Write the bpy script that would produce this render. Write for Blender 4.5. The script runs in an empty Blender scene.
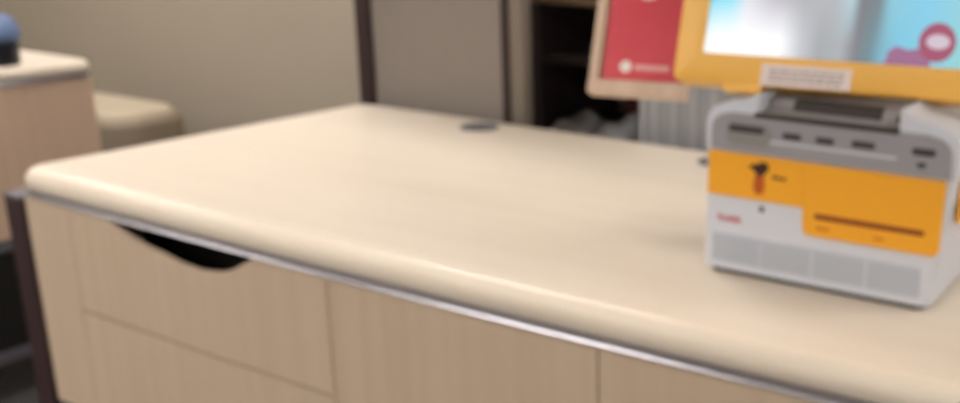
import bpy, bmesh, math, random
from mathutils import Vector, Matrix
random.seed(4)
SC = bpy.context.scene
COL = SC.collection
PI = math.pi
R = math.radians

# ------------------------------------------------------------------ materials
def lin(c):
    return tuple(((v / 255) / 12.92 if v / 255 <= 0.04045 else ((v / 255 + 0.055) / 1.055) ** 2.4) for v in c) + (1.0,)

MATS = {}
def mat(name, rgb, rough=0.5, metal=0.0, noise=None, coat=0.0, spec=0.5, bump=0.0, bscale=200.0):
    """noise = (second colour, scale vector, amount)"""
    m = bpy.data.materials.new(name)
    m.use_nodes = True
    nt = m.node_tree
    b = nt.nodes['Principled BSDF']
    b.inputs['Base Color'].default_value = lin(rgb)
    b.inputs['Roughness'].default_value = rough
    b.inputs['Metallic'].default_value = metal
    b.inputs['Specular IOR Level'].default_value = spec
    b.inputs['Coat Weight'].default_value = coat
    tc = nt.nodes.new('ShaderNodeTexCoord')
    if noise:
        rgb2, sc, amt = noise
        mp = nt.nodes.new('ShaderNodeMapping')
        mp.inputs['Scale'].default_value = sc
        nz = nt.nodes.new('ShaderNodeTexNoise')
        nz.inputs['Scale'].default_value = 1.0
        nz.inputs['Detail'].default_value = 4.0
        rp = nt.nodes.new('ShaderNodeValToRGB')
        rp.color_ramp.elements[0].position = 0.35
        rp.color_ramp.elements[1].position = 0.65
        rp.color_ramp.elements[0].color = lin(rgb)
        e1 = lin(rgb2)
        e0 = lin(rgb)
        rp.color_ramp.elements[1].color = tuple(a + (c - a) * amt for a, c in zip(e0, e1))
        nt.links.new(tc.outputs['Object'], mp.inputs['Vector'])
        nt.links.new(mp.outputs['Vector'], nz.inputs['Vector'])
        nt.links.new(nz.outputs['Fac'], rp.inputs['Fac'])
        nt.links.new(rp.outputs['Color'], b.inputs['Base Color'])
    if bump:
        n2 = nt.nodes.new('ShaderNodeTexNoise')
        n2.inputs['Scale'].default_value = bscale
        bp = nt.nodes.new('ShaderNodeBump')
        bp.inputs['Strength'].default_value = bump
        bp.inputs['Distance'].default_value = 0.002
        nt.links.new(tc.outputs['Object'], n2.inputs['Vector'])
        nt.links.new(n2.outputs['Fac'], bp.inputs['Height'])
        nt.links.new(bp.outputs['Normal'], b.inputs['Normal'])
    MATS[name] = m
    return m

def emit(name, rgb, strength):
    m = bpy.data.materials.new(name)
    m.use_nodes = True
    nt = m.node_tree
    nt.nodes.remove(nt.nodes['Principled BSDF'])
    e = nt.nodes.new('ShaderNodeEmission')
    e.inputs['Color'].default_value = lin(rgb)
    e.inputs['Strength'].default_value = strength
    nt.links.new(e.outputs[0], nt.nodes['Material Output'].inputs['Surface'])
    MATS[name] = m
    return m

LAMP = 17.6
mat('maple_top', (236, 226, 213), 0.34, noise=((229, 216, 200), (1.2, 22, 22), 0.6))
mat('maple_front_shaded', (201, 182, 162), 0.5, noise=((191, 170, 149), (50, 50, 1.2), 0.6))  # same laminate as the top, with the shade of upright faces in its colour
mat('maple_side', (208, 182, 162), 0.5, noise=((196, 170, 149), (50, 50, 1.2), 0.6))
mat('metal_strip', (168, 168, 178), 0.24, 0.9)
mat('dark_frame', (52, 34, 38), 0.45)
mat('frame_cap', (98, 95, 104), 0.4)
mat('black', (14, 12, 12), 0.7)
mat('grommet_grey', (96, 96, 106), 0.45)
mat('grommet_dark', (62, 62, 70), 0.5)
mat('wall_paint', (174, 164, 150), 0.85, noise=((169, 159, 145), (2, 2, 2), 0.6), bump=0.15)
mat('wall_other', (214, 208, 196), 0.85)
mat('ceiling_tile', (225, 222, 214), 0.9, bump=0.2, bscale=80)
mat('carpet', (58, 58, 62), 0.95, noise=((44, 44, 48), (60, 60, 60), 1.0), bump=0.5, bscale=400)
mat('partition_fabric', (146, 138, 134), 0.95, noise=((140, 132, 128), (160, 160, 160), 1.0), bump=0.3, bscale=600)
mat('partition_end', (128, 119, 109), 0.8)
mat('bookcase_dark', (42, 32, 34), 0.6, noise=((54, 42, 42), (30, 30, 2), 1.0))
mat('bookcase_back', (150, 126, 124), 0.7)
mat('bookcase_top', (128, 106, 86), 0.5)
mat('beige_fabric', (198, 186, 166), 0.9, noise=((188, 176, 156), (120, 120, 120), 1.0), bump=0.3, bscale=500)
mat('brown_leather', (142, 128, 112), 0.6, bump=0.2)
mat('blue_plastic', (104, 128, 172), 0.4)
mat('navy_plastic', (30, 32, 44), 0.45)
mat('bin_grey', (152, 155, 162), 0.45)
mat('bin_rib', (172, 175, 182), 0.45)
mat('bag_clear', (190, 188, 190), 0.35, bump=0.6, bscale=40)
mat('packet_grey', (190, 192, 200), 0.35, bump=0.5, bscale=60)
mat('dark_red', (92, 22, 28), 0.5)
mat('board_wood', (220, 198, 178), 0.6, noise=((206, 182, 162), (40, 40, 6), 0.9))
mat('card_red', (220, 76, 92), 0.35, noise=((208, 62, 80), (9, 9, 9), 0.8))
mat('print_white', (240, 236, 232), 0.5)
mat('print_pink', (238, 186, 188), 0.5)
mat('print_yellow', (232, 200, 120), 0.5)
mat('kiosk_white', (208, 214, 228), 0.42)
mat('kiosk_grey', (150, 150, 159), 0.45)
mat('kiosk_mid', (140, 137, 140), 0.5)
mat('kiosk_vent', (190, 197, 210), 0.6)
mat('kiosk_louvre', (183, 190, 203), 0.6)
mat('kiosk_slot', (62, 56, 62), 0.5)
mat('kiosk_dark', (48, 42, 42), 0.6)
mat('kiosk_orange', (242, 172, 42), 0.42)
mat('monitor_orange', (246, 190, 88), 0.42)
mat('slot_brown', (140, 62, 14), 0.6)
mat('print_dark', (58, 26, 16), 0.6)
mat('print_rust', (186, 84, 20), 0.6)
mat('print_red', (214, 70, 74), 0.6)
mat('print_grey', (168, 160, 162), 0.6)
mat('sticker', (236, 222, 220), 0.5)
mat('rubber', (28, 26, 26), 0.7)
mat('light_frame', (235, 235, 232), 0.5)
emit('lamp', (255, 246, 236), LAMP)

# ------------------------------------------------------------------ mesh helpers
class MB:
    def __init__(self):
        self.bm = bmesh.new()
    def box(self, x0, x1, y0, y1, z0, z1, bev=0.0, seg=2, M=None):
        g = bmesh.ops.create_cube(self.bm, size=1.0)
        vs = g['verts']
        for v in vs:
            v.co = Vector(((x0 + x1) / 2 + v.co.x * (x1 - x0), (y0 + y1) / 2 + v.co.y * (y1 - y0), (z0 + z1) / 2 + v.co.z * (z1 - z0)))
        if M is not None:
            for v in vs: v.co = M @ v.co
        if bev > 0:
            es = list({e for v in vs for e in v.link_edges})
            bmesh.ops.bevel(self.bm, geom=es, offset=bev, segments=seg, profile=0.5, affect='EDGES', clamp_overlap=True)
        return self
    def prism(self, poly, axis, a, b):
        """extrude a 2-D outline along an axis from a to b"""
        def P(p, t):
            return {'x': Vector((t, p[0], p[1])), 'y': Vector((p[0], t, p[1])), 'z': Vector((p[0], p[1], t))}[axis]
        A = [self.bm.verts.new(P(p, a)) for p in poly]
        B = [self.bm.verts.new(P(p, b)) for p in poly]
        n = len(poly)
        self.bm.faces.new(A); self.bm.faces.new(B[::-1])
        for i in range(n):
            self.bm.faces.new((A[i], A[(i + 1) % n], B[(i + 1) % n], B[i]))
        return self
    def rings(self, rings):
        """loft closed rings, capped"""
        RR = [[self.bm.verts.new(p) for p in r] for r in rings]
        n = len(rings[0])
        for a, b in zip(RR, RR[1:]):
            for i in range(n):
                self.bm.faces.new((a[i], a[(i + 1) % n], b[(i + 1) % n], b[i]))
        self.bm.faces.new(RR[0][::-1]); self.bm.faces.new(RR[-1])
        return self
    def lathe(self, prof, c=(0, 0, 0), seg=40):
        self.rings([[Vector((c[0] + r * math.cos(2 * PI * k / seg), c[1] + r * math.sin(2 * PI * k / seg), c[2] + z)) for k in range(seg)] for r, z in prof])
        return self
    def tube(self, p, q, r, seg=14):
        p = Vector(p); q = Vector(q); d = (q - p).normalized()
        a = d.orthogonal().normalized(); b = d.cross(a)
        self.rings([[o + r * (a * math.cos(2 * PI * k / seg) + b * math.sin(2 * PI * k / seg)) for k in range(seg)] for o in (p, q)])
        return self
    def build(self, name, m, parent=None, smooth=False, angle=40, loc=None, rot=None):
        bmesh.ops.remove_doubles(self.bm, verts=self.bm.verts, dist=1e-6)
        bmesh.ops.recalc_face_normals(self.bm, faces=self.bm.faces)
        me = bpy.data.meshes.new(name)
        self.bm.to_mesh(me); self.bm.free()
        me.materials.append(MATS[m])
        if smooth:
            for p in me.polygons: p.use_smooth = True
            me.set_sharp_from_angle(angle=R(angle))
        o = bpy.data.objects.new(name, me)
        COL.objects.link(o)
        if parent: o.parent = parent
        if loc: o.location = loc
        if rot: o.rotation_euler = rot
        return o

def tag(o, label=None, cat=None, group=None, kind=None):
    for k, v in (('label', label), ('category', cat), ('group', group), ('kind', kind)):
        if v: o[k] = v
    return o

def thing(name, label, cat, loc=(0, 0, 0), rz=0.0, group=None):
    o = bpy.data.objects.new(name, None)
    COL.objects.link(o)
    o.empty_display_size = 0.1
    o.location = loc
    o.rotation_euler = (0, 0, rz)
    return tag(o, label, cat, group)

def rounded(w0, w1, h0, h1, r, n=6):
    """rounded-rectangle outline"""
    out = []
    for cx, cy, a0 in ((w1 - r, h1 - r, 0), (w0 + r, h1 - r, 90), (w0 + r, h0 + r, 180), (w1 - r, h0 + r, 270)):
        for k in range(n + 1):
            a = R(a0 + 90 * k / n)
            out.append((cx + r * math.cos(a), cy + r * math.sin(a)))
    return out

def offset_in(poly, d):
    n = len(poly); out = []
    for i in range(n):
        p0 = Vector(poly[i - 1]); p = Vector(poly[i]); p1 = Vector(poly[(i + 1) % n])
        a = (p - p0).normalized(); b = (p1 - p).normalized()
        t = (a + b).normalized()
        nrm = Vector((-t.y, t.x))
        c = max(0.5, nrm.dot(Vector((-b.y, b.x))))
        out.append(tuple(p + nrm * d / c))
    return out

# ------------------------------------------------------------------ room shell
def struct(name, mb, m):
    return tag(mb.build(name, m), kind='structure')
XL, XR, YF, YB, ZC = -4.6, 4.2, -4.2, 2.35, 2.75
struct('floor', MB().box(XL - .1, XR + .1, YF - .1, YB + .1, -.1, 0), 'carpet')
struct('ceiling', MB().box(XL - .1, XR + .1, YF - .1, YB + .1, ZC, ZC + .1), 'ceiling_tile')
struct('wall_back', MB().box(XL - .1, XR + .1, YB, YB + .1, 0, ZC), 'wall_paint')
struct('wall_left', MB().box(XL - .1, XL, YF, YB, 0, ZC), 'wall_other')
struct('wall_right', MB().box(XR, XR + .1, YF, YB, 0, ZC), 'wall_other')
struct('wall_front', MB().box(XL - .1, XR + .1, YF - .1, YF, 0, ZC), 'wall_other')
struct('baseboard_back', MB().box(XL, XR, YB - .012, YB, 0, .1), 'dark_frame')

LAMPS = [(-2.8, 1.1), (-2.8, -1.7), (-.5, 1.1), (-.5, -1.7), (3.3, 1.1), (3.3, -1.9), (-1.9, -3.3), (.9, -3.3)]  # last two are added to brighten faces turned to the front
for i, (x, y) in enumerate(LAMPS):
    nm = ('left, by the back wall', 'left, in the middle row', 'centre, by the back wall', 'centre, in the middle row', 'right, by the back wall', 'right, in the middle row', 'left, by the front wall, added to light the fronts', 'right, by the front wall, added to light the fronts')[i]
    t = thing('ceiling_light', 'recessed white fluorescent ceiling panel at %s' % nm, 'ceiling light', (x, y, ZC), group='ceiling light panels')
    f = MB()
    f.box(-.62, .62, -.32, -.29, -.03, 0); f.box(-.62, .62, .29, .32, -.03, 0)
    f.box(-.62, -.59, -.29, .29, -.03, 0); f.box(.59, .62, -.29, .29, -.03, 0)
    f.build('light_frame', 'light_frame', t)
    MB().box(-.588, .588, -.288, .288, -.018, -.004).build('diffuser', 'lamp', t)

# ------------------------------------------------------------------ counters
H = 0.90
DEP = 0.76
BOW = 0.018
def bow(x):
    return -BOW * max(-0.4, 1 - (x - 1.0) ** 2)

def top_outline(x0, x1, y1, bowed, r=0.055, flip=False):
    """counter-clockwise worktop outline, rounded corners, front edge bowing outwards"""
    f = bow if bowed else (lambda x: 0.0)
    pts = []
    N = 40
    for k in range(N + 1):
        x = x0 + r + (x1 - x0 - 2 * r) * k / N
        pts.append((x, f(x)))
    def arc(cx, cy, a0, n=8):
        for k in range(1, n):
            a = R(a0 + 90 * k / n)
            pts.append((cx + r * math.cos(a), cy + r * math.sin(a)))
    arc(x1 - r, f(x1 - r) + r, 270)
    pts.append((x1, f(x1 - r) + r)); pts.append((x1, y1 - r)); arc(x1 - r, y1 - r, 0)
    pts.append((x1 - r, y1)); pts.append((x0 + r, y1)); arc(x0 + r, y1 - r, 90)
    pts.append((x0, y1 - r)); pts.append((x0, f(x0 + r) + r)); arc(x0 + r, f(x0 + r) + r, 180)
    return pts

def worktop(outl, parent, m='maple_top', th=0.0415):
    rr = th / 2
    rings = []
    for k in range(15):
        t = -PI / 2 + PI * k / 14
        o = offset_in(outl, rr * (1 - math.cos(t)))
        rings.append([Vector((x, y, -rr + rr * math.sin(t))) for x, y in o])
    MB().rings(rings).build('top_board', m, parent, True, 50)
    rings = [[Vector((x, y, z)) for x, y in offset_in(outl, d)] for d, z in ((.012, -.048), (.003, -.048), (0, -.0466), (-.0015, -.0445), (-.0002, -.0420), (.0075, -.0375), (.012, -.0375))]
    MB().rings(rings).build('edge_strip', 'metal_strip', parent, True, 50)

def grommet(parent, x, y):
    prof = [(.0, 0.0), (.039, 0.0), (.0395, .0016), (.037, .0028), (.033, .003), (.032, .0016), (.0, .0016)]
    g = MB().lathe(prof[1:-1] + [(.001, .0016)], (x, y, 0.0), 40).build('cable_grommet', 'grommet_grey', parent, True, 30)
    MB().prism([(x + p, y + q) for p, q in rounded(-.02, .02, -.03, -.012, .006)], 'z', .0012, .0024).build('cable_slot', 'grommet_dark', g)

def front_panel(name, m, parent, x0, x1, z0, z1, th=0.018, off=0.0, cut=None, n=40):
    """a front following the bowed edge; cut(x) lowers the top edge where the finger pull is scooped out"""
    mb = MB()
    bm = mb.bm
    cols = []
    for k in range(n + 1):
        x = x0 + (x1 - x0) * k / n
        zt = z1 - (cut(x) if cut else 0)
        yf = bow(x) + off
        cols.append([bm.verts.new(v) for v in ((x, yf, z0), (x, yf, zt), (x, yf + th, zt), (x, yf + th, z0))])
    for a, b in zip(cols, cols[1:]):
        for i in range(4):
            bm.faces.new((a[i], b[i], b[(i + 1) % 4], a[(i + 1) % 4]))
    bm.faces.new(cols[0]); bm.faces.new(cols[-1][::-1])
    return mb.build(name, m, parent, True, 25)

ZB, ZT = 0.482, H - .0490      # underside and top of the cabinets
XEND = 2.3
t = thing('worktop', 'long pale maple countertop with rounded front edge, carrying the orange kiosk', 'countertop', (0, 0, H))
worktop([(x - .018 * max(0, 1 - y / DEP) * max(0, 1 - max(x, 0) / .3), y) for x, y in top_outline(0, XEND, DEP, True, .042)], t)
grommet(t, .397, .682)
grommet(t, .938, .682)

def carcass(parent, x0, x1, top_open=False):
    c = MB()
    y0, y1 = .012, .70
    c.box(x0, x0 + .016, y0, y1, ZB, ZT - .002); c.box(x1 - .016, x1, y0, y1, ZB, ZT - .002)
    c.box(x0 + .016, x1 - .016, y0, y1, ZB, ZB + .016); c.box(x0 + .016, x1 - .016, y1 - .012, y1, ZB + .016, ZT - .002)
    return c

# drawer unit on the left
t = thing('drawer_cabinet', 'pale maple drawer unit with scooped finger pull shaded black inside, at counter end', 'cabinet', (0, 0, 0))
carcass(t, -.004, .712).build('carcass', 'maple_side', t)
front_panel('stile', 'maple_front_shaded', t, -.006, .1155, ZB, ZT, off=.004, n=6)
CUT = [(.226, 0), (.245, .007), (.265, .0125), (.290, .0185), (.315, .0240), (.340, .0285), (.362, .0305), (.40, .037), (.448, .0405), (.494, .035), (.520, .0265), (.545, .0135), (.566, .002), (.570, 0)]
def pull(x):
    for (xa, da), (xb, db) in zip(CUT, CUT[1:]):
        if xa <= x <= xb: return da + (db - da) * (x - xa) / (xb - xa)
    return 0.0
front_panel('drawer', 'maple_front_shaded', t, .1175, .7125, .6790, ZT, th=.005, cut=pull, n=120, off=.004)
front_panel('drawer', 'maple_front_shaded', t, .1175, .7125, ZB, .6750, off=.004)
MB().box(.15, .69, .05, .66, .70, .705).build('drawer_bottom', 'black', t)  # drawer inside blackened to give the shade seen through the scoop
MB().box(.15, .69, .10, .11, .705, ZT - .012).build('drawer_shade_backing', 'black', t)

t = thing('door_cabinet', 'pale maple cabinet with plain door next to the drawer unit', 'cabinet', (0, 0, 0))
carcass(t, .716, 1.144).build('carcass', 'maple_side', t)
front_panel('door', 'maple_front_shaded', t, .7155, 1.1445, ZB, ZT, off=.004)
t = thing('door_cabinet', 'pale maple cabinet at the right, below the counter under the kiosk', 'cabinet', (0, 0, 0))
carcass(t, 1.148, 1.72).build('carcass', 'maple_side', t)
front_panel('door', 'maple_front_shaded', t, 1.1475, 1.7205, ZB, ZT, off=.004)
t = thing('door_cabinet', 'pale maple cabinet at far right end of the counter', 'cabinet', (0, 0, 0))
carcass(t, 1.724, 2.26).build('carcass', 'maple_side', t)
front_panel('door', 'maple_front_shaded', t, 1.7235, 2.26, ZB, ZT, off=.004)

def counter_frame(label, x0, x1, y0=0.0, y1=.74, top=H - .0495, shade_fill=False, zb=ZB, zr=.205):
    t = thing('counter_frame', label, 'frame', (0, 0, 0))
    for x in (x0, x1 - .052):
        for y in (y0, y1 - .048):
            l = MB().box(x, x + .052, y, y + .048, 0.012, top - .006, .004).build('leg', 'dark_frame', t)
            MB().lathe([(.02, 0), (.022, .004), (.016, .012)], (x + .026, y + .024, 0), 20).build('foot', 'black', l)
            MB().box(x - .001, x + .053, y - .001, y + .049, top - .006, top, .0015).build('leg_cap', 'frame_cap', l)
        MB().box(x + .006, x + .046, y0 + .048, y1 - .048, zr, zr + .03).build('side_rail', 'frame_cap', t)
        if shade_fill: MB().box(x + .016, x + .036, y0 + .048, y1 - .048, zr + .03, zb - .044).build('shade_sheet', 'black', t)  # black sheet added for the deep shade under the counter
    MB().box(x0 + .052, x1 - .052, y0 + .004, y0 + .034, zb - .042, zb - .004).build('front_rail', 'dark_frame', t)
    MB().box(x0 + .052, x1 - .052, y1 - .034, y1 - .004, zb - .042, zb - .004).build('rear_rail', 'dark_frame', t)
    return t
counter_frame('dark brown steel leg frame under the counter with the kiosk', -.063, 2.34)

# neighbouring counter on the left: the same furniture, seen from its end
XN = -1.09
YN = .055
ZBN = .452
LN = 1.7
t = thing('worktop', 'pale countertop of the other counter, with blue object on it', 'countertop', (XN - LN, YN, H))
worktop(top_outline(0, LN, DEP, False, .03), t)
t = thing('drawer_cabinet', 'end cabinet of the other counter, its maple side panel facing', 'cabinet', (XN - .72, YN, 0))
c = MB()
c.box(0, .016, .02, .745, ZBN, ZT); c.box(.016, .70, .73, .745, ZBN, ZT)
c.box(.016, .70, .02, .73, ZBN, ZBN + .016)
c.build('carcass', 'maple_side', t)
MB().box(.70, .716, .0, .752, ZBN, ZT, .001).build('side_panel', 'maple_side', t)
MB().box(.002, .698, .0, .018, .68, ZT).build('drawer', 'maple_front_shaded', t)
MB().box(.002, .698, .0, .018, ZBN, .677).build('drawer', 'maple_front_shaded', t)
t = counter_frame('dark steel leg frame under the other counter', XN - LN + .01, XN - .01, .0, .74, ZBN - .001, True, ZBN, .11)
t.location = (0, YN, 0)

# blue domed thing on the neighbouring counter
t = thing('container', 'rounded blue container with dark base on the other counter', 'container', (-1.165, .60, H))
MB().lathe([(.054, 0), (.057, .004), (.058, .05), (.060, .056), (.055, .06)], seg=36).build('base', 'navy_plastic', t, True, 40)
MB().lathe([(.057, .06), (.0645, .066), (.068, .078), (.067, .09), (.062, .104), (.055, .116), (.045, .126), (.029, .133), (.006, .136)], seg=36).build('lid', 'blue_plastic', t, True, 40)

# ------------------------------------------------------------------ bench by the wall
t = thing('bench', 'low beige upholstered bench with rounded corners against the back wall', 'bench', (-2.36, 1.99, 0))
BW, BD, BH = 1.1, .35, .455
def soft(x0, x1, y0, y1, z0, z1, r, rv):
    rings = []
    for k in range(9):
        a = PI / 2 * k / 8
        rings.append([Vector((x, y, z1 - rv + rv * math.sin(a))) for x, y in offset_in(rounded(x0, x1, y0, y1, r, 8), rv * (1 - math.cos(a)))])
    rings.insert(0, [Vector((x, y, z0)) for x, y in rounded(x0, x1, y0, y1, r, 8)])
    return MB().rings(rings)
soft(-BW, .03, -BD, .01, .10, .432, .12, .03).build('bench_base', 'brown_leather', t, True, 50)
soft(-BW + .01, .0, -BD + .02, -.01, .425, BH + .01, .12, .032).build('seat_cushion', 'beige_fabric', t, True, 50)
for x in (-BW + .06, -.10):
    for y in (-BD + .06, -.10):
        MB().box(x, x + .04, y, y + .04, 0, .10, .003).build('leg', 'dark_frame', t)

# ------------------------------------------------------------------ office partition behind the counter
t = thing('partition', 'grey office partition with dark corner post, behind the counter', 'partition', (0, .80, 0))
PH = 1.55
MB().box(-.043, -.004, -.010, .045, 0, PH, .003).build('post', 'dark_frame', t)
MB().box(-.004, .363, .002, .034, .09, PH - .02, .004).build('fabric_panel', 'partition_fabric', t)
MB().box(.363, .380, -.002, .038, 0, PH - .02, .002).build('seam_strip', 'dark_frame', t)
MB().box(.380, .416, .004, .034, 0.0, PH - .02, .003).build('end_panel', 'partition_end', t)
MB().box(-.004, .363, .0, .036, 0, .09).build('kick_rail', 'dark_frame', t)
MB().box(-.045, .418, -.012, .044, PH - .02, PH).build('top_cap', 'dark_frame', t)

# ------------------------------------------------------------------ dark bookcase behind
BX0, BX1, BY0, BY1 = .262, 1.55, 1.02, 1.36
t = thing('bookcase', 'dark brown open bookcase with tan top board, behind the partition', 'bookcase', (0, 0, 0))
MB().box(BX0, BX0 + .035, BY0, BY1, 0, 1.118).build('side_panel', 'bookcase_dark', t)
MB().box(BX1 - .035, BX1, BY0, BY1, 0, 1.118).build('side_panel', 'bookcase_dark', t)
MB().box(BX0 + .035, BX1 - .035, BY1 - .012, BY1, 0.04, 1.118).build('back_panel', 'bookcase_back', t)
for z in (.05, .42, .80, .985):
    MB().box(BX0 + .035, BX1 - .035, BY0 + .01, BY1 - .012, z, z + .022).build('shelf', 'bookcase_dark', t)
MB().box(BX0 - .015, BX1 + .015, BY0 - .015, BY1 + .005, 1.118, 1.146, .004).build('top_board', 'bookcase_top', t)

def packet(label, x, y, z, w, d, h, rz, m, cat='packet'):
    mb = MB()
    n = 10
    grid = [[None] * (n + 1) for _ in range(n + 1)]
    low = [[None] * (n + 1) for _ in range(n + 1)]
    for i in range(n + 1):
        for j in range(n + 1):
            u, v = i / n, j / n
            hh = h * (math.sin(PI * u) * math.sin(PI * v)) ** .45 * (0.75 + .25 * math.sin(5 * u + 7 * v)) + .003
            grid[i][j] = mb.bm.verts.new(((u - .5) * w, (v - .5) * d, hh))
            low[i][j] = mb.bm.verts.new(((u - .5) * w, (v - .5) * d, 0))
    for i in range(n):
        for j in range(n):
            mb.bm.faces.new((grid[i][j], grid[i + 1][j], grid[i + 1][j + 1], grid[i][j + 1]))
            mb.bm.faces.new((low[i][j], low[i][j + 1], low[i + 1][j + 1], low[i + 1][j]))
    for i in range(n):
        for a, b in (((i, 0), (i + 1, 0)), ((i + 1, n), (i, n)), ((0, i + 1), (0, i)), ((n, i), (n, i + 1))):
            mb.bm.faces.new((low[a[0]][a[1]], low[b[0]][b[1]], grid[b[0]][b[1]], grid[a[0]][a[1]]))
    o = mb.build('packet', m, None, True, 60, (x, y, z), (0, 0, rz))
    return tag(o, label, cat)
packet('pale grey plastic packet on the bookcase shelf, nearer the partition', .355, 1.10, .822, .11, .12, .046, .15, 'packet_grey')
packet('grey plastic packet on the bookcase shelf, beside the dark red box', .485, 1.09, .822, .09, .11, .054, -.2, 'packet_grey')
o = MB().box(-.035, .035, -.025, .025, 0, .082, .003).build('box', 'dark_red', None, False, 40, (.47, 1.20, .822), (0, 0, .1))
tag(o, 'small dark red box on the bookcase shelf behind a grey packet', 'box')

# ------------------------------------------------------------------ grey ribbed bin
t = thing('bin', 'grey ribbed plastic bin standing between counter and bookcase', 'bin', (0, 0, 0))
bx0, bx1, by0, by1 = .690, 1.10, .815, .985
BT = 1.03
b = MB()
b.box(bx0, bx1, by0, by0 + .008, .0, BT - .01); b.box(bx0, bx1, by1 - .008, by1, .0, BT - .01)
b.box(bx0, bx0 + .008, by0 + .008, by1 - .008, .0, BT - .01); b.box(bx1 - .008, bx1, by0 + .008, by1 - .008, .0, BT - .01)
b.box(bx0 + .008, bx1 - .008, by0 + .008, by1 - .008, .0, .01)
b.build('bin_body', 'bin_grey', t)
r_ = MB()
for x in (bx0 + .004, bx0 + .032, bx0 + .075, bx0 + .118, bx0 + .16, bx0 + .20, bx0 + .24, bx0 + .28, bx0 + .32, bx0 + .36, bx0 + .40):
    r_.box(x, x + .012, by0 - .003, by0, .02, BT - .02, .002)
r_.build('ribs', 'bin_rib', t)
l_ = MB()
l_.box(bx0 - .006, bx1 + .006, by0 - .008, by0 + .010, BT - .02, BT, .003); l_.box(bx0 - .006, bx1 + .006, by1 - .010, by1 + .008, BT - .02, BT, .003)
l_.box(bx0 - .006, bx0 + .010, by0 + .01, by1 - .01, BT - .02, BT, .003); l_.box(bx1 - .010, bx1 + .006, by0 + .01, by1 - .01, BT - .02, BT, .003)
l_.build('rim', 'bin_rib', t)
random.seed(9)
bag = soft(bx0 + .16, bx1 - .05, by0 + .012, by1 - .012, .80, BT + .02, .05, .05)
bag.build('bag_liner', 'bag_clear', t, True, 60)

# ------------------------------------------------------------------ photo kiosk
KA, KS = R(0.4), 1.035
KO = (1.1834 + KS * .137 * math.cos(KA), .1623 + KS * .137 * math.sin(KA), H)
k = thing('photo_kiosk', 'orange and grey self-service photo kiosk with tilted touchscreen, on the counter', 'kiosk', KO, KA)
k.scale = (KS, KS, KS)
U0, U1, KD = -.137, .153, .235
def base_ring(z):
    q = z / .15
    return [Vector((x, y, z)) for x, y in rounded(U0 + .001 * (1 - q), U1 - .016 * (1 - q), 0, KD, .009, 5)]
base = MB().rings([base_ring(z) for z in (.007, .02, .150)]).build('base', 'kiosk_white', k, True, 30)
MB().prism(rounded(U0 + .008, U1 - .024, .006, KD - .01, .01, 4), 'z', 0, .0075).build('shadow_plinth', 'rubber', base)  # recessed and near-black, to paint in the shadow line under the base

def shoulder_outline(d=0.0):
    L = [(-.137, .149), (-.137, .178), (-.135, .188), (-.129, .196), (-.119, .2015), (-.104, .2055), (-.091, .2085), (-.083, .2115), (-.079, .2150)]
    Rr = [(.153 + (-.137 - x), z) for x, z in L][::-1]
    cut = [(.0895, .2165), (.088, .150), (-.072, .150), (-.0735, .2165)]
    return [L + cut[:1:-1], cut[1::-1] + Rr]
for pl in shoulder_outline():
    MB().prism(pl[::-1], 'y', .002, KD).build('shoulder_shell', 'kiosk_white', k, True, 30)
# grey reader panel with card slots
pan = MB().prism([(-.128, .150), (.146, .150), (.146, .176), (.143, .184), (.136, .190), (.122, .1935), (-.104, .1935), (-.118, .190), (-.125, .184), (-.128, .176)], 'y', -.003, .01).build('card_panel', 'kiosk_grey', k)
def slot(x0, x1, z0, z1, m='kiosk_slot', nm='card_slot', y=-.0042, parent=None, r=.003):
    return MB().prism(rounded(x0, x1, z0, z1, min(r, (z1 - z0) / 2.05), 4), 'y', y, y + .006).build(nm, m, parent or pan)
MB().prism(rounded(-.109, -.054, .158, .183, .010, 6), 'y', -.0045, .0).build('slot_recess', 'kiosk_mid', pan)
slot(-.105, -.062, .173, .181, y=-.0056)
for a, c, z in ((-.040, -.018, .174), (-.001, .020, .174), (.040, .066, .175)):
    slot(a, c, z - .003, z + .004)
slot(.106, .131, .172, .1795); slot(.112, .122, .159, .1645)
MB().box(-.056, .090, -.0042, .0, .1645, .167, .0005).build('slot_lip', 'kiosk_white', pan)
# sloping hood between the shoulders
hood = MB().prism([(.003, .1935), (.02, .197), (.2, .205), (.2, .151), (.003, .151)], 'x', -.0718, .0878).build('hood', 'kiosk_mid', k)
MB().box(-.075, .090, -.006, .004, .1915, .1965, .0015).build('hood_lip', 'kiosk_dark', hood)
neck = MB().prism([(.024, .16), (.026, .194), (.034, .2075), (.066, .212), (.100, .305), (.165, .29), (.175, .16)][::-1], 'x', -.0715, .0875).build('neck', 'kiosk_mid', k)
MB().prism([(.0262, .1975), (.0325, .2078), (.045, .2092), (.045, .1975)], 'x', -.042, .060).build('neck_recess', 'kiosk_dark', neck)
MB().box(.078, .082, .0255, .034, .192, .204, .001).build('neck_seam', 'kiosk_dark', neck)
# orange band
ob = MB().prism([(-.131, .0965), (-.0125, .0965), (-.0125, .1475), (-.131, .1475)], 'y', -.003, .005).build('orange_band', 'kiosk_orange', k)
dr = MB().prism([(-.0115, .0975), (-.0105, .072), (-.006, .066), (.138, .066), (.1425, .070), (.1445, .1475), (-.0115, .1475)][::-1], 'y', -.0045, .005).build('print_door', 'kiosk_orange', k)
slot(.003, .127, .0865, .0925, 'slot_brown', 'print_slot', -.0056, dr)
for a, c in ((.006, .013), (.0145, .021)): slot(a, c, .075, .0775, 'print_rust', 'small_print', -.0052, dr, .0005)
slot(.072, .084, .0745, .0765, 'print_rust', 'small_print', -.0052, dr, .0005)
MB().box(U1 - .001, U1 + .003, .020, .20, .098, .147, .001).build('side_band', 'kiosk_orange', k)
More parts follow.
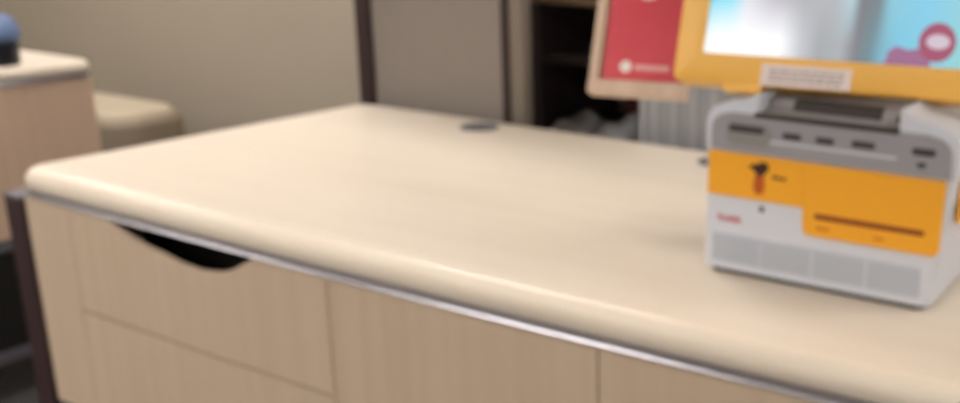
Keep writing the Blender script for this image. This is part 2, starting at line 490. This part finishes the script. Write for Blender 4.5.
# emblem: dark figure over a rust stem, small dark word beside it
MB().prism([(-.079, .135), (-.074, .1385), (-.069, .138), (-.066, .141), (-.060, .142), (-.0555, .139), (-.0555, .133), (-.059, .129), (-.063, .1255), (-.070, .127), (-.073, .1315), (-.077, .1325)][::-1], 'y', -.0040, -.002).build('emblem_figure', 'print_dark', ob)
MB().prism([(-.071, .1265), (-.061, .1265), (-.0595, .112), (-.062, .104), (-.071, .104), (-.073, .114)], 'y', -.0036, -.002).build('emblem_stem', 'print_rust', ob)
MB().box(-.050, -.041, -.0040, -.002, .1245, .1275).build('emblem_word', 'print_dark', ob)
MB().box(-.0395, -.034, -.0040, -.002, .1240, .1270).build('emblem_word', 'print_dark', ob)
# vents on the lower front
vent = MB().prism(rounded(-.1245, .1255, .0155, .0495, .002, 3), 'y', -.0012, .004).build('vent_panel', 'kiosk_vent', k)
g = MB()
for s in range(4):
    a = -.1245 + .253 * s / 4 + .003; c = -.1245 + .253 * (s + 1) / 4 - .003
    for q in range(7):
        z = .0185 + q * .0042
        g.box(a, c, -.0024, -.0006, z, z + .002)
g.build('vent_louvres', 'kiosk_louvre', vent)
for q in (1, 2, 3):
    x = -.1245 + .253 * q / 4
    MB().box(x - .001, x + .001, -.0028, 0, .016, .049).build('vent_divider', 'kiosk_white', vent)
MB().box(-.0655, -.060, -.002, .003, .083, .089, .001).build('indicator_light', 'kiosk_slot', k)
cu = bpy.data.curves.new('brand_text', 'FONT')
cu.body = 'Kodak'; cu.size = .0115; cu.extrude = .0004
to = bpy.data.objects.new('brand_text', cu); COL.objects.link(to)
dg = bpy.context.evaluated_depsgraph_get()
me = bpy.data.meshes.new_from_object(to.evaluated_get(dg))
bpy.data.objects.remove(to)
me.materials.clear(); me.materials.append(MATS['print_red'])
to = bpy.data.objects.new('brand_text', me); COL.objects.link(to); to.parent = k
to.location = (-.118, -.0007, .0655); to.rotation_euler = (PI / 2, 0, 0)

# monitor
mon = bpy.data.objects.new('monitor', None); COL.objects.link(mon); mon.parent = k
MA, TILT = R(9.0) - KA, R(21)
MP = Vector((1.128, .1754, H + .229))
mon.location = Matrix.Rotation(-KA, 3, 'Z') @ (MP - Vector(KO)) / KS
mon.scale = (1 / KS, 1 / KS, 1 / KS)
mon.rotation_euler = Matrix.Rotation(MA, 4, 'Z').to_euler()
mon.rotation_euler = (Matrix.Rotation(MA, 3, 'Z') @ Matrix.Rotation(-TILT, 3, 'X')).to_euler()
MW, MH, MT = .372, .30, .034
SX0, SX1, SZ0, SZ1 = .032, .340, .0345, .266
fr = MB()
fr.prism(rounded(0, MW, 0, MH, .010, 5)[::-1], 'y', .006, MT)
o_out = rounded(0, MW, 0, MH, .010, 5); o_out2 = offset_in(o_out, .004); o_in = rounded(SX0, SX1, SZ0, SZ1, .002, 5); o_in2 = rounded(SX0 + .003, SX1 - .003, SZ0 + .003, SZ1 - .003, .002, 5)
bz = MB()
RR = [[bz.bm.verts.new((x, y, z)) for x, z in o] for o, y in ((o_out, .007), (o_out, .003), (o_out2, 0.0), (o_in, 0.0), (o_in2, .007))]
n = len(o_out)
for a, c in zip(RR, RR[1:] + RR[:1]):
    for i in range(n):
        bz.bm.faces.new((a[i], a[(i + 1) % n], c[(i + 1) % n], c[i]))
bz.build('bezel', 'monitor_orange', mon, True, 40)
fr.build('monitor_back', 'monitor_orange', mon, True, 40)
MB().rings([[Vector((x, MT + d, z)) for x, z in rounded(.03 + i, MW - .03 - i, .03 + i, MH - .03 - i, .02, 5)] for d, i in ((-.002, 0), (.03, .02), (.045, .05))]).build('rear_housing', 'kiosk_mid', mon, True, 40)
MB().prism(rounded(.064, .112, -.0085, .010, .004, 4), 'y', .002, .02).build('speaker_tab', 'monitor_orange', mon)
st = MB().prism(rounded(.110, .217, .001, .0265, .001, 2), 'y', -.0012, .001).build('sticker', 'sticker', mon)
tx = MB()
random.seed(2)
for zz in (.0175, .0115, .006):
    x = .120
    while x < .205:
        w = random.uniform(.004, .011)
        tx.box(x, min(x + w, .208), -.0016, -.001, zz, zz + .0028); x += w + .002
tx.build('small_print', 'print_grey', st)
# the lit screen: one picture, shaded by two colour ramps blended from bottom to top
m = bpy.data.materials.new('screen_picture'); m.use_nodes = True
nt = m.node_tree; nt.nodes.remove(nt.nodes['Principled BSDF'])
tc = nt.nodes.new('ShaderNodeTexCoord'); sp = nt.nodes.new('ShaderNodeSeparateXYZ'); nt.links.new(tc.outputs['Object'], sp.inputs[0])
def ramp(stops):
    mr = nt.nodes.new('ShaderNodeMapRange'); mr.inputs['From Min'].default_value = 0.0; mr.inputs['From Max'].default_value = .372
    nt.links.new(sp.outputs['X'], mr.inputs['Value'])
    rp = nt.nodes.new('ShaderNodeValToRGB'); nt.links.new(mr.outputs['Result'], rp.inputs['Fac'])
    els = rp.color_ramp.elements
    while len(els) < len(stops): els.new(0.5)
    for e, (p, c) in zip(els, stops): e.position = p / .372; e.color = lin(c)
    return rp
low = ramp([(.03, (236, 250, 252)), (.05, (255, 255, 255)), (.125, (252, 252, 254)), (.150, (196, 198, 203)), (.172, (166, 168, 172)), (.198, (172, 175, 178)), (.216, (132, 133, 138)), (.232, (118, 142, 150)), (.247, (132, 178, 196)), (.262, (128, 194, 220)), (.31, (140, 204, 222)), (.338, (150, 206, 200))])
top = ramp([(.03, (120, 212, 234)), (.062, (146, 222, 240)), (.080, (222, 222, 230)), (.11, (196, 192, 200)), (.15, (178, 178, 182)), (.186, (178, 180, 184)), (.205, (176, 200, 208)), (.216, (128, 128, 134)), (.237, (124, 138, 142)), (.25, (140, 196, 212)), (.29, (136, 200, 226)), (.338, (150, 204, 214))])
mz = nt.nodes.new('ShaderNodeMapRange'); mz.inputs['From Min'].default_value = .055; mz.inputs['From Max'].default_value = .105
nt.links.new(sp.outputs['Z'], mz.inputs['Value'])
mx = nt.nodes.new('ShaderNodeMix'); mx.data_type = 'RGBA'
nt.links.new(mz.outputs['Result'], mx.inputs[0]); nt.links.new(low.outputs['Color'], mx.inputs[6]); nt.links.new(top.outputs['Color'], mx.inputs[7])
em = nt.nodes.new('ShaderNodeEmission'); em.inputs['Strength'].default_value = 1.0
nt.links.new(mx.outputs[2], em.inputs['Color']); nt.links.new(em.outputs[0], nt.nodes['Material Output'].inputs['Surface'])
MATS['screen_picture'] = m
SE = 1.1
emit('icon_purple', (158, 112, 142), SE); emit('icon_ring', (164, 92, 114), SE); emit('icon_pale', (206, 190, 200), SE)
em.inputs['Strength'].default_value = SE
scr = MB().box(SX0 + .001, SX1 - .001, .0045, .0065, SZ0 + .001, SZ1 - .001).build('screen', 'screen_picture', mon)
def disc(x, z, rx, rz, y0, y1, nm, m, n=32):
    MB().prism([(x + rx * math.cos(2 * PI * q / n), z + rz * math.sin(2 * PI * q / n)) for q in range(n)], 'y', y0, y1).build(nm, m, mon)
MB().prism([(.250, .0365), (.254, .052), (.262, .058), (.276, .054), (.288, .057), (.30, .050), (.302, .0365)][::-1], 'y', .0038, .0050).build('screen_picture_shape', 'icon_purple', mon)
disc(.3065, .0645, .0205, .0225, .0030, .0050, 'screen_badge', 'icon_ring')
disc(.3075, .0650, .0130, .0085, .0024, .0036, 'screen_badge_centre', 'icon_pale')

# ------------------------------------------------------------------ brochure board beside the monitor
BA = R(15)
t = thing('brochure_board', 'tilted wooden board holding a red brochure, beside the orange screen', 'display board', (.914, .314, H + .171), BA)
RX = Matrix.Rotation(-R(23), 3, 'X').to_euler()
bb = MB()
bb.box(0, .142, .004, .016, 0, .24, .001)
bd = bb.build('back_board', 'board_wood', t, False, 40, None, RX)
fr2 = MB()
fr2.box(-.002, .144, -.010, .004, 0.0, .020, .0015)
fr2.box(-.002, .012, -.008, .004, .020, .24, .0015)
fr2.build('ledge_frame', 'board_wood', t, False, 40, None, RX)
rc = MB().box(.0165, .1405, -.004, .0035, .022, .225, .0008).build('brochure', 'card_red', t, False, 40, None, RX)
MB().prism([(.050 + .0085 * math.cos(2 * PI * q / 24), .041 + .0085 * math.sin(2 * PI * q / 24)) for q in range(24)], 'y', -.0052, -.003).build('logo_disc', 'print_white', rc)
lw = MB()
for a, c in ((.064, .074), (.0755, .084), (.0855, .094), (.0955, .104), (.1055, .113)):
    lw.box(a, c, -.0050, -.003, .037, .0445)
lw.build('logo_word', 'print_pink', rc)
MB().prism([(.052, .150), (.058, .143), (.070, .139), (.082, .142), (.090, .150), (.094, .168), (.076, .182), (.056, .172)], 'y', -.0050, -.003).build('picture_shape', 'print_white', rc)
MB().prism([(.088, .147), (.096, .150), (.104, .160), (.098, .172), (.092, .165)], 'y', -.0048, -.003).build('picture_shape', 'print_yellow', rc)
# bracket that carries the board from the back of the screen
br = MB()
inv = (Matrix.Translation((.914, .314, H + .171)) @ Matrix.Rotation(BA, 4, 'Z')).inverted()
mm = Matrix.Translation(MP) @ Matrix.Rotation(KA, 4, 'Z') @ (Matrix.Rotation(MA, 3, 'Z') @ Matrix.Rotation(-TILT, 3, 'X')).to_4x4()
pm = inv @ (mm @ Vector((.06, MT + .035, .17)))
pb = Matrix.Rotation(-R(23), 3, 'X') @ Vector((.1485, .010, .16))
br.tube(pb, pm, .008)
br.build('bracket', 'kiosk_mid', t, True)

# ------------------------------------------------------------------ camera
f, yaw, pit, roll = 1046.5, -.5117, .2982, .0188
cx, cy = 676.68, 230.586
ca, sa = math.cos(yaw), math.sin(yaw)
fw = Vector((sa * math.cos(pit), ca * math.cos(pit), -math.sin(pit)))
rt = Vector((ca, -sa, 0)); up = rt.cross(fw)
r2 = rt * math.cos(roll) + up * math.sin(roll); u2 = up * math.cos(roll) - rt * math.sin(roll)
cam = bpy.data.cameras.new('camera'); co = bpy.data.objects.new('camera', cam); COL.objects.link(co)
M = Matrix((r2, u2, -fw)).transposed().to_4x4(); M.translation = Vector((1.7543, -.9206, H + .4255))
co.matrix_world = M
cam.sensor_width = 36.0; cam.sensor_fit = 'HORIZONTAL'
cam.lens = f / 960 * 36
cam.shift_x = (480 - cx) / 960
cam.shift_y = -(201.5 - cy) / 960
cam.clip_start = 0.02
cam.dof.use_dof = True
cam.dof.focus_distance = 0.33
cam.dof.aperture_fstop = 12.0
SC.camera = co

w = bpy.data.worlds.new('world'); SC.world = w; w.use_nodes = True
w.node_tree.nodes['Background'].inputs[0].default_value = (.5, .5, .5, 1)
w.node_tree.nodes['Background'].inputs[1].default_value = 0.2
vs = SC.view_settings
vs.view_transform = 'Standard'; vs.look = 'None'; vs.gamma = 1.0; vs.exposure = 0.0
